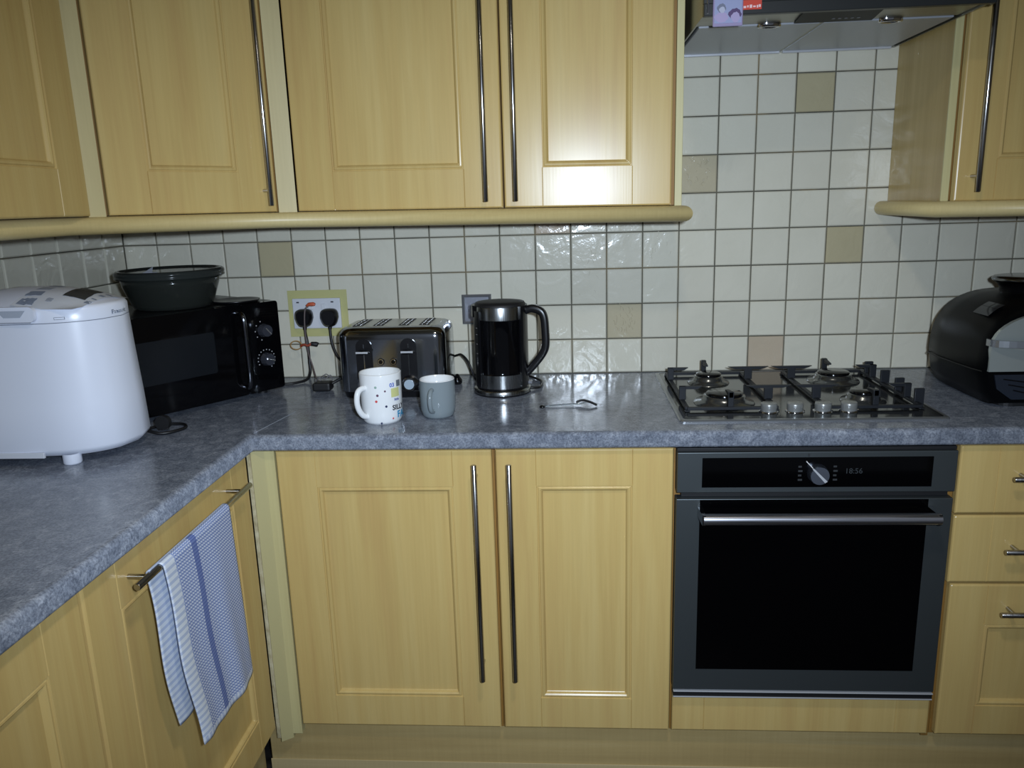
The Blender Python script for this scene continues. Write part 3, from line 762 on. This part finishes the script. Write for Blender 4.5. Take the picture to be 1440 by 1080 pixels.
mug_print('dot', [circ(tt(-.010), .090, .0030)], (150, 176, 164))
mug_print('dot', [circ(tt(-.0066), .071, .0030), circ(tt(.011), .080, .0023)], (104, 74, 92))
mug_print('dot', [circ(tt(-.010), .057, .0030), circ(tt(.026), .0135, .0022)], (206, 84, 84))
mug_print('dot', [circ(tt(.012), .044, .0028), circ(tt(-.0007), .005, .0025)], (44, 52, 84))
mug_print('number_print', [txt('03', .013, tt(.0273), .092)], (60, 96, 190))
mug_print('grey_square', [rect(tt(.041), .094, .007, .0075)], (110, 116, 122))
mug_print('yellow_patch', [rect(tt(.034), .074, .012, .0105)], (206, 206, 140))
mug_print('small_print', [txt('little', .008, tt(.036), .057)], (50, 60, 150))
mug_print('word_print', [txt('SILLY', .0165, fa+.94, .038)], (20, 20, 26))
mug_print('word_print', [txt('FAB', .022, fa+1.20, .020)], (30, 140, 186))
m2_ = thing('mug', 'grey glazed mug with white inside, right of the white mug', 'mug', (.358, -.448, .910))
MB().lathe([(.001, .003), (.030, .003), (.032, 0), (.034, .0), (.0375, .005), (.041, .018), (.0425, .045), (.0425, .070), (.0415, .0895)], 0, 0, 48).build('body', CERAM_G, m2_)
MB().lathe([(.0415, .0895), (.0405, .0915), (.0388, .0905), (.0395, .06), (.037, .012), (.030, .007), (.001, .007)], 0, 0, 48).build('inside_glaze', CERAM, m2_)
m = MB(); a = math.radians(-98); ca, sa = math.cos(a), math.sin(a)
pp = [(.040, .072), (.052, .071), (.061, .060), (.062, .042), (.055, .026), (.040, .019)]
m.tube([Vector((q.x*ca, q.x*sa, q.z)) for q in smooth_path([(r, 0, z) for r, z in pp], 5)], .0052, 12); m.build('handle', CERAM_G, m2_)

# ------------------------------------------------------------------ kettle
kx, ky = .4945, -.213
kb_ = thing('kettle_stand', 'flat black and chrome power base under the kettle', 'kettle base', (kx, ky, .910))
MB().lathe([(.001, 0), (.074, 0), (.076, .002), (.076, .004)], 0, 0, 48, True).build('foot', BLACK, kb_)
MB().lathe([(.0755, .004), (.0755, .013), (.0735, .0155), (.001, .0155)], 0, 0, 48).build('rim', STEEL, kb_)
MB().tube(smooth_path([(.070, .010, .008), (.085, .012, .006), (.100, .030, .0045), (.10, .10, .0045), (.06, .17, .0045)], 6), .0035, 8).build('cable', RUBBER, kb_)
kt = thing('kettle', 'black glass jug kettle with steel bands and black handle', 'kettle', (kx, ky, .926)); kt.scale = (.955, .955, 1)
MB().lathe([(.001, 0), (.070, 0), (.0725, .003), (.0725, .005)], 0, 0, 48).build('base_ring', BLACK, kt)
MB().lathe([(.0722, .005), (.0722, .040)], 0, 0, 48).build('lower_band', STEEL, kt)
MB().lathe([(.0722, .040), (.0712, .042), (.0700, .046), (.0685, .180), (.0695, .183)], 0, 0, 48).build('jug', BLACKGL, kt)
MB().lathe([(.0695, .183), (.0695, .214), (.0685, .217)], 0, 0, 48).build('upper_band', STEEL, kt)
MB().lathe([(.0700, .216), (.0700, .219), (.066, .225), (.045, .2275), (.001, .2285)], 0, 0, 48).build('lid', BLACKM, kt)
def arc_strip(a0, a1, r0, r1, z0_, z1_, n=8):
    m = MB(); ring = [(r1*math.cos(a0+(a1-a0)*i/n), r1*math.sin(a0+(a1-a0)*i/n)) for i in range(n+1)]+[(r0*math.cos(a1-(a1-a0)*i/n), r0*math.sin(a1-(a1-a0)*i/n)) for i in range(n+1)]
    m.prism(ring, z0_, z1_); return m
arc_strip(math.radians(183), math.radians(222), .066, .0735, .006, .205).build('gauge_strip', BLACK, kt)
m = MB()
for i, z in enumerate((.070, .095, .120, .145, .162)):
    a = math.radians(214); m.tube([(.0738*math.cos(a-.09), .0738*math.sin(a-.09), z), (.0738*math.cos(a), .0738*math.sin(a), z)], .0007, 5)
m.build('gauge_marks', flat('gauge_print', 150, 150, 152), kt)['kind'] = 'stuff'
v_, f_ = text_mesh('MAX', .010); m = MB()
m.add([(.0739*math.cos(math.radians(212)+v.y/.0735*-1), .0739*math.sin(math.radians(212)+v.y/.0735*-1), .075+v.x) for v in v_], f_); m.build('gauge_lettering', flat('gauge_print', 150, 150, 152), kt)
m = MB(); m.prism([(-.050, -.045), (-.050, .045), (-.074, .020), (-.080, .0), (-.074, -.020)], .188, .2185); m.build('spout', BLACK, kt)
arc_strip(math.radians(-38), math.radians(24), .066, .0745, .006, .217).build('handle_spine', BLACK, kt)
a = math.radians(-8); hp = [(.066, .200), (.088, .207), (.112, .200), (.1215, .183), (.1245, .150), (.1250, .112), (.117, .090), (.095, .062), (.070, .036)]
pth = [Vector((q.x*math.cos(a), q.x*math.sin(a), q.z)) for q in smooth_path([(r, 0, z) for r, z in hp], 5)]
m = MB(); rings = []
for i, p in enumerate(pth):
    t = (pth[min(i+1, len(pth)-1)]-pth[max(i-1, 0)]).normalized(); side = Vector((-math.sin(a), math.cos(a), 0)); nrm = t.cross(side).normalized()
    rings.append([tuple(p+nrm*.0105*(abs(math.cos(q))**.6)*(1 if math.cos(q) > 0 else -1)+side*.012*(abs(math.sin(q))**.6)*(1 if math.sin(q) > 0 else -1)) for q in [2*PI*k/16 for k in range(16)]])
m.loft(rings, True, True).build('handle', BLACK, kt)
MB().box(.072, .084, -.012, .006, .006, .014, .002).build('switch', mat('clear_switch', srgb(120, 122, 128), .2), kt)

# ------------------------------------------------------------------ sockets, plugs, cables
sk = thing('double_socket', 'white double wall socket in a yellow painted patch', 'socket', (-.057, -.003, 1.104))
MB().box(-.088, .088, -.0012, .002, -.070, .066, .0004).build('painted_patch', TAPE, sk)
pl = MB().box(-.0725, .0690, -.010, -.001, -.0450, .0430, .002).build('face_plate', SOCK, sk)
m = MB()
for x in (-.056, .046): m.box(x-.004, x+.004, -.0112, -.009, .030, .034, .0005)
m.build('switch_mark', flat('switch_mark', 60, 60, 66), pl)['kind'] = 'stuff'
for x in (-.018, .020): MB().box(x-.007, x+.007, -.0135, -.009, .010, .028, .0015).build('rocker_switch', SOCK, pl)
def plug(label, x, z, path):
    t = thing('plug', label, 'plug', (x, -.014, z))
    m = MB()
    def pr(sx, sz, y, top=1): 
        pts = []
        for i in range(24):
            a = 2*PI*i/24; c, s_ = math.cos(a), math.sin(a); X = (abs(c)**.6)*(1 if c > 0 else -1)*sx; Z = (abs(s_)**.6)*(1 if s_ > 0 else -1)*sz
            if Z < 0: X *= 1-.28*(-Z/sz)
            pts.append((X, y, Z))
        return pts
    m.loft([pr(.024, .025, .0), pr(.0255, .0265, -.006), pr(.025, .026, -.022), pr(.019, .020, -.029)], True, True); m.build('plug_body', BLACK, t)
    o = Vector((x, -.014, z)); P = smooth_path(path, 8)
    m = MB(); m.tube([Vector(p)-o for p in P[:7]], .006, 12, rs=[.0085-.0006*i for i in range(7)]); m.tube([Vector(p)-o for p in P[4:]], .0040, 10); m.build('cable', RUBBER, t)
    return t
plug('black plug in the left socket with a cable to the microwave', -.093, 1.092, [(-.093, -.026, 1.074), (-.092, -.030, 1.050), (-.086, -.035, 1.015), (-.084, -.040, .965), (-.082, -.048, .935), (-.088, -.070, .918), (-.118, -.100, .9145), (-.150, -.110, .9145)])
plug('black plug in the right socket with a cable behind the toaster', -.018, 1.092, [(-.018, -.026, 1.074), (-.018, -.030, 1.050), (-.012, -.036, 1.010), (.006, -.045, .975), (.035, -.050, .950), (.06, -.05, .93), (.10, -.045, .9145)])
# neon bag tie / ring
rg = thing('cable_loop', 'thin orange-brown wire loop tied round the left plug cable', 'cable tie', (-.105, -.047, 1.010))
m = MB(); m.tube([(.000+.0165*math.cos(t)-.012, 0, .006+.0125*math.sin(t)) for t in [2*PI*i/24 for i in range(25)]], .0016, 7); m.build('loop', flat('tan_wire', 168, 128, 72), rg)
m = MB(); m.tube(smooth_path([(.002, -.001, .004), (.014, -.004, .008), (.024, -.004, .005), (.034, -.002, .010)], 5), .0036, 8); m.build('knot', flat('red_knot', 150, 64, 40), rg)
m = MB(); m.tube([(.034, -.002, .010), (.050, -.001, .008), (.056, -.001, .012)], .004, 8, rs=[.006, .0075, .001]); m.build('tag', BLACKM, rg)
c3 = thing('thin_cable', 'thin grey cable with orange tip dangling in front of the left plug', 'cable', (-.070, -.049, 1.130))
P = smooth_path([(-.072, -.046, 1.128), (-.081, -.049, 1.118), (-.085, -.051, 1.08), (-.085, -.051, 1.03), (-.082, -.048, .99), (-.073, -.050, .955), (-.055, -.08, .925), (-.028, -.125, .918), (-.006, -.158, .922)], 7)
MB().tube([Vector(p)-Vector(c3.location) for p in P], .0022, 8).build('lead', flat('grey_lead', 96, 84, 82), c3)
MB().tube([(-.006, .002, .0), (.002, .001, .0045), (.014, .0, .005), (.020, .0, .004)], .004, 10, rs=[.003, .0055, .006, .004]).build('tip', flat('orange_tip', 196, 92, 60), c3)
lp = thing('loose_plug', 'loose black plug with tangled leads lying left of the toaster', 'plug', (-.004, -.178, .910))
MB().box(-.026, .024, -.022, .020, .002, .026, .006).build('plug_body', BLACKM, lp)
m = MB()
m.tube(smooth_path([(-.020, .0, .026), (-.008, -.010, .040), (.006, .0, .034), (.018, .010, .042), (.026, .0, .028)], 5), .0016, 6)
m.tube(smooth_path([(-.012, .010, .026), (.004, .014, .044), (.020, .004, .036)], 5), .0014, 6); m.build('tangled_lead', flat('grey_lead', 110, 108, 110), lp)
m = MB(); m.tube(smooth_path([(.020, .004, .018), (.045, .020, .030), (.070, .045, .038)], 5), .0042, 8)
m.build('cable', RUBBER, lp)
sp = thing('spur_switch', 'square chrome-framed fused switch on the tiles behind the kettle', 'switch', (.4105, -.003, 1.105))
m = MB(); m.loft([[(x*s_, y, z*s_) for x, z in ((-1, -1), (1, -1), (1, 1), (-1, 1))] for s_, y in ((.0425, .001), (.0425, -.006), (.038, -.009), (.034, -.006))], False, False); m.build('frame', mat('spur_frame', srgb(170, 172, 176), .22, .7), sp)
MB().box(-.036, .036, -.0065, -.0005, -.036, .036, .001).build('face', mat('steel_plate', srgb(150, 152, 160), .25, .6), sp)
MB().box(.006, .028, -.0105, -.006, -.012, .012, .0015).build('rocker', BLACK, sp)
kc = tag(MB().tube(smooth_path([(.345, -.06, .978), (.358, -.08, .985), (.372, -.10, .990), (.390, -.12, .978), (.402, -.13, .955), (.412, -.125, .925), (.42, -.10, .9145)], 8), .0032, 10).build('power_cable', RUBBER), 'black cable looping up between the toaster and the kettle', 'cable')
tag(MB().lathe([(.001, 0), (.010, 0), (.013, .004), (.013, .012), (.009, .018), (.004, .028), (.001, .029)], 0, 0, 18).build('cable_plug', BLACKG, None, (.3605, -.118, .910)), 'small round black plug standing between toaster and kettle', 'plug')

# ------------------------------------------------------------------ small strip on the worktop
sl = thing('plastic_strip', 'thin clear plastic strip with a dark hooked end lying before the hob', 'strip', (.668, -.385, .910))
CLR = mat('clear_plastic', srgb(190, 198, 204), .08, Transmission_Weight=.9, IOR=1.3)
MB().tube([(-.060, -.004, .003), (-.02, .004, .004), (.03, .010, .005), (.05, .012, .009)], .0022, 8).build('stem', CLR, sl)
MB().tube(smooth_path([(.020, .018, .007), (.036, .018, .012), (.052, .010, .010), (.070, .001, .004)], 5), .003, 8).build('hooked_end', BLACKM, sl)
MB().lathe([(.001, 0), (.006, 0), (.007, .003), (.004, .006), (.001, .0065)], -.063, -.005, 14).build('round_end', BLACKG, sl)

# ------------------------------------------------------------------ black cooker on the right
fr = thing('worktop_cooker', 'black domed countertop cooker with arched steel front, right of the hob', 'cooker', (1.795, -.275, .910))
def arch(y, sx, zt, zb, flare=0, n=30):
    """closed arch outline in xz at depth y"""
    out = [(-sx*.86, y, zb), (-sx*.95, y, zb+.03)]
    zm = zb+.085
    for i in range(n+1):
        t = PI-PI*i/n; c, s_ = math.cos(t), math.sin(t)
        out.append((sx*(abs(c)**.72)*(1 if c > 0 else -1), y, zm+(zt-zm)*(abs(s_)**.80)))
    out += [(sx*.95, y, zb+.03), (sx*.86, y, zb)]
    return out
SX, ZT = .186, .243
rings = [arch(.165, SX*.70, ZT*.80, .02), arch(.155, SX*.86, ZT*.93, .012), arch(.120, SX*.965, ZT, .006), arch(.05, SX, ZT+.003, .006), arch(-.06, SX, ZT+.002, .006), arch(-.130, SX*.99, ZT-.006, .006), arch(-.155, SX*.975, ZT-.016, .008), arch(-.166, SX*.945, ZT-.032, .012)]
MB().loft(rings, True, True).build('housing', mat('black_gloss_housing', srgb(5, 6, 8), .33, Specular_IOR_Level=.10), fr)
m = MB()
for rg_ in (0,):
    pts = [(-SX*1.001, y, .083) for y in (-.13, 0, .12)]
m.tube([(-SX*.975, -.155, .084), (-SX*1.003, -.12, .083), (-SX*1.006, -.02, .080), (-SX*1.004, .06, .078), (-SX*.97, .12, .076), (-SX*.87, .155, .074)], .0013, 6)
m.build('seam', flat('seam_black', 4, 4, 5), fr)
def archp(sx, zb, zt, n=24):
    pts = [(-sx, zb)]; zm = zb+.045
    for i in range(n+1):
        t = PI-PI*i/n; c, s_ = math.cos(t), math.sin(t)
        pts.append((sx*(abs(c)**.8)*(1 if c > 0 else -1), zm+(zt-zm)*(abs(s_)**.85)))
    return pts+[(sx, zb)]
FP = MB().prismy(archp(.175, .086, .222), -.172, -.160).build('front_plate', mat('cooker_front_steel', srgb(168, 176, 174), .25, .5), fr)
MB().loft([[(.062*math.cos(2*PI*i/28), y, .152-.062*0+.050*math.sin(2*PI*i/28)) for i in range(28)] for y in (-.1735, -.171)], True, False).build('hand_recess', BLACKG, FP)
m = MB(); pts = [(-.180, -.158), (-.176, -.178), (-.15, -.196), (-.08, -.212), (0, -.217), (.08, -.212), (.15, -.196), (.176, -.178), (.180, -.158)]
P = smooth_path([(x, y, 0) for x, y in pts], 4)
m.loft([[(p.x, p.y, .145), (p.x, p.y, .160), (p.x*.97, p.y+.006, .160), (p.x*.97, p.y+.006, .145)] for p in P], True, False); m.build('front_handle', mat('handle_satin', srgb(160, 164, 168), .26, .8), fr)
m = MB(); tr_ = [(-.160, .078), (.160, .078), (.152, .045), (.118, .020), (-.118, .020), (-.152, .045)]
m.prismy(tr_, -.170, -.158); lt = m.build('lower_front', mat('blue_black_gloss', srgb(34, 40, 50), .18), fr)
m = MB()
for k in range(3): m.tube(smooth_path([(-.14+.012*k, -.1705, .068-.013*k), (-.06, -.1712, .058-.013*k), (.06, -.1712, .058-.013*k), (.14-.012*k, -.1705, .068-.013*k)], 5), .0014, 6)
m.build('ribs', BLACKG, lt)
MB().loft([rrect(-.135, .135, -.155, .13, .03, 0), rrect(-.135, .135, -.155, .13, .03, .016)], True, False).build('foot', BLACKM, fr)
cpx, cpy = .002, .03
cap_ = MB().lathe([(.060, ZT-.006), (.060, ZT+.010), (.066, ZT+.018), (.072, ZT+.024)], cpx, cpy, 36).build('cap_neck', BLACKG, fr)
MB().lathe([(.070, ZT+.022), (.077, ZT+.026), (.079, ZT+.032), (.074, ZT+.037), (.06, ZT+.039), (.001, ZT+.040)], cpx, cpy, 36).build('cap', mat('dark_chrome', srgb(120, 122, 124), .16, 1.0), fr)
m = MB()
# clear sticker on the shoulder
def shoulder(u, y):
    t = PI-u; c, s_ = math.cos(t), math.sin(t); zm = .006+.085
    return (SX*1.004*(abs(c)**.72)*(1 if c > 0 else -1), y, zm+(ZT+.002-zm)*(abs(s_)**.80)+.0012)
for j in range(5):
    pass
m.add([shoulder(.72+.30*i/6, -.10+.07*j) for j in (0, 1) for i in range(7)], [(i, i+1, 8+i, 7+i) for i in range(6)], True)
m.build('clear_sticker', mat('glossy_sticker', srgb(40, 42, 46), .05), fr)

# ------------------------------------------------------------------ towel
def towel_mat():
    m = mat('checked_cotton', srgb(120, 140, 190), .85)
    tc = N(m, 'ShaderNodeTexCoord'); sx = N(m, 'ShaderNodeSeparateXYZ'); L(m, tc.outputs['UV'], sx.inputs[0])
    def wave(out, period, thr):
        a = N(m, 'ShaderNodeMath', operation='MULTIPLY'); L(m, out, a.inputs[0]); a.inputs[1].default_value = 1/period
        b_ = N(m, 'ShaderNodeMath', operation='FRACT'); L(m, a.outputs[0], b_.inputs[0])
        c = N(m, 'ShaderNodeMath', operation='LESS_THAN'); L(m, b_.outputs[0], c.inputs[0]); c.inputs[1].default_value = thr
        return c.outputs[0]
    def gt(out, v):
        c = N(m, 'ShaderNodeMath', operation='GREATER_THAN'); L(m, out, c.inputs[0]); c.inputs[1].default_value = v; return c.outputs[0]
    def mul(a, b_):
        c = N(m, 'ShaderNodeMath', operation='MULTIPLY'); L(m, a, c.inputs[0]); L(m, b_, c.inputs[1]); return c.outputs[0]
    U, V = sx.outputs[0], sx.outputs[1]
    wu = wave(U, .0078, .48); wv = wave(V, .0066, .50)
    white = srgb(220, 226, 236); blue = srgb(98, 116, 170); midb = srgb(150, 166, 206)
    base = mix(m, wu, midb, blue); base = mix(m, mul(wu, wv), base, white)
    base = mix(m, wv, base, mix(m, wu, midb, white))
    # dark stripe
    s1 = gt(U, .098); s2 = gt(U, .118); inv = N(m, 'ShaderNodeMath', operation='SUBTRACT'); L(m, s1, inv.inputs[0]); L(m, s2, inv.inputs[1])
    base = mix(m, inv.outputs[0], base, mix(m, wv, srgb(84, 102, 160), srgb(112, 130, 182)))
    pale = mix(m, wave(V, .013, .45), srgb(212, 219, 228), srgb(178, 190, 214))
    hem = N(m, 'ShaderNodeMath', operation='LESS_THAN'); L(m, U, hem.inputs[0]); hem.inputs[1].default_value = .034
    base = mix(m, hem.outputs[0], base, pale)
    hem2 = gt(V, .372); base = mix(m, hem2, base, mix(m, wave(U, .013, .45), srgb(176, 188, 214), srgb(206, 214, 228)))
    L(m, base, bsdf(m).inputs['Base Color'])
    bump(m, mul(wu, wv), .5, .0012)
    return m
TOW = towel_mat()
def towel_sheet(name, parent, f, nu, nv, W2, H2, v0=0, u0=0):
    me = bpy.data.meshes.new(name); vs3 = []; fs3 = []; uvs = []
    for j in range(nv+1):
        for i in range(nu+1):
            u, v = i/nu, j/nv; vs3.append(f(u, v)); uvs.append((u0+u*W2, v0+v*H2))
    for j in range(nv):
        for i in range(nu): fs3.append((j*(nu+1)+i, j*(nu+1)+i+1, (j+1)*(nu+1)+i+1, (j+1)*(nu+1)+i))
    me.from_pydata(vs3, [], fs3); uvl = me.uv_layers.new(name='UVMap')
    for lp_ in me.loops: uvl.data[lp_.index].uv = uvs[lp_.vertex_index]
    for p in me.polygons: p.use_smooth = True
    me.materials.append(TOW); o = bpy.data.objects.new(name, me); C.objects.link(o); o.parent = parent
    s_ = o.modifiers.new('thick', 'SOLIDIFY'); s_.thickness = .0022; s_.offset = 0
    return o
tw = thing('tea_towel', 'blue and white checked tea towel hung over the rail of the left run', 'towel', (-.024, -.95, .822))
RX = .0   # rail centre in local x
def front(u, v):
    # u: 0 = left (near) edge, 1 = right (far) edge ; v: down
    y = -.128+u*.268+ .040*v*(1-u)+.010*u*v
    fold = math.sin(u*9+1)*.004*v+math.sin(u*21)*.0015*v
    top = .0085
    if v < .06:
        a = PI/2*(1-v/.06); return (top*math.cos(a)+RX, y, top*math.sin(a)+.0)
    d_ = (v-.06)/.94
    return (RX+top+.004*d_+fold+.010*d_*math.sin(u*3), y+(-.006*math.sin(d_*3)+.004*math.sin(d_*9))*(1-u), -.372*d_-.0025+.002*(1-u)*d_)
def back(u, v):
    y = -.156+u*.296+(.045*v+.006*math.sin(v*7))*(1-u)
    if v < .06:
        a = PI/2+PI/2*(v/.06); return (.0085*math.cos(a)+RX, y, .0085*math.sin(a))
    d_ = (v-.06)/.94; fold = math.sin(u*12)*.004*d_
    return (RX-.0095-.004*d_+fold, y, -.318*d_*(1-.10*math.sin(u*2.2)*0)-.0)
towel_sheet('front_layer', tw, front, 60, 60, .268, .385)
towel_sheet('back_layer', tw, back, 50, 50, .060, .33, 0, -.03)

# ------------------------------------------------------------------ ceiling light fitting
cl = thing('ceiling_light', 'round ceiling light above the kitchen floor, outside the picture', 'ceiling light', (.83, -1.65, 2.40))
MB().lathe([(.13, 0), (.13, -.015), (.11, -.02), (.10, -.055), (.001, -.058)], 0, 0, 32).build('shade', mat('opal_shade', srgb(220, 220, 215), .5), cl)

# the wall cabinets hang slightly out of level, dropping to the right
bpy.context.view_layer.update()
def tree(o):
    yield o
    for ch in o.children: yield from tree(ch)
done = set()
for root in UPPER:
    for o in tree(root):
        if o.type != 'MESH' or o.data in done: continue
        done.add(o.data); mw = o.matrix_world.copy(); im = mw.inverted()
        for v in o.data.vertices:
            p = mw @ v.co; p.z -= .0125*(p.x-.52); v.co = im @ p
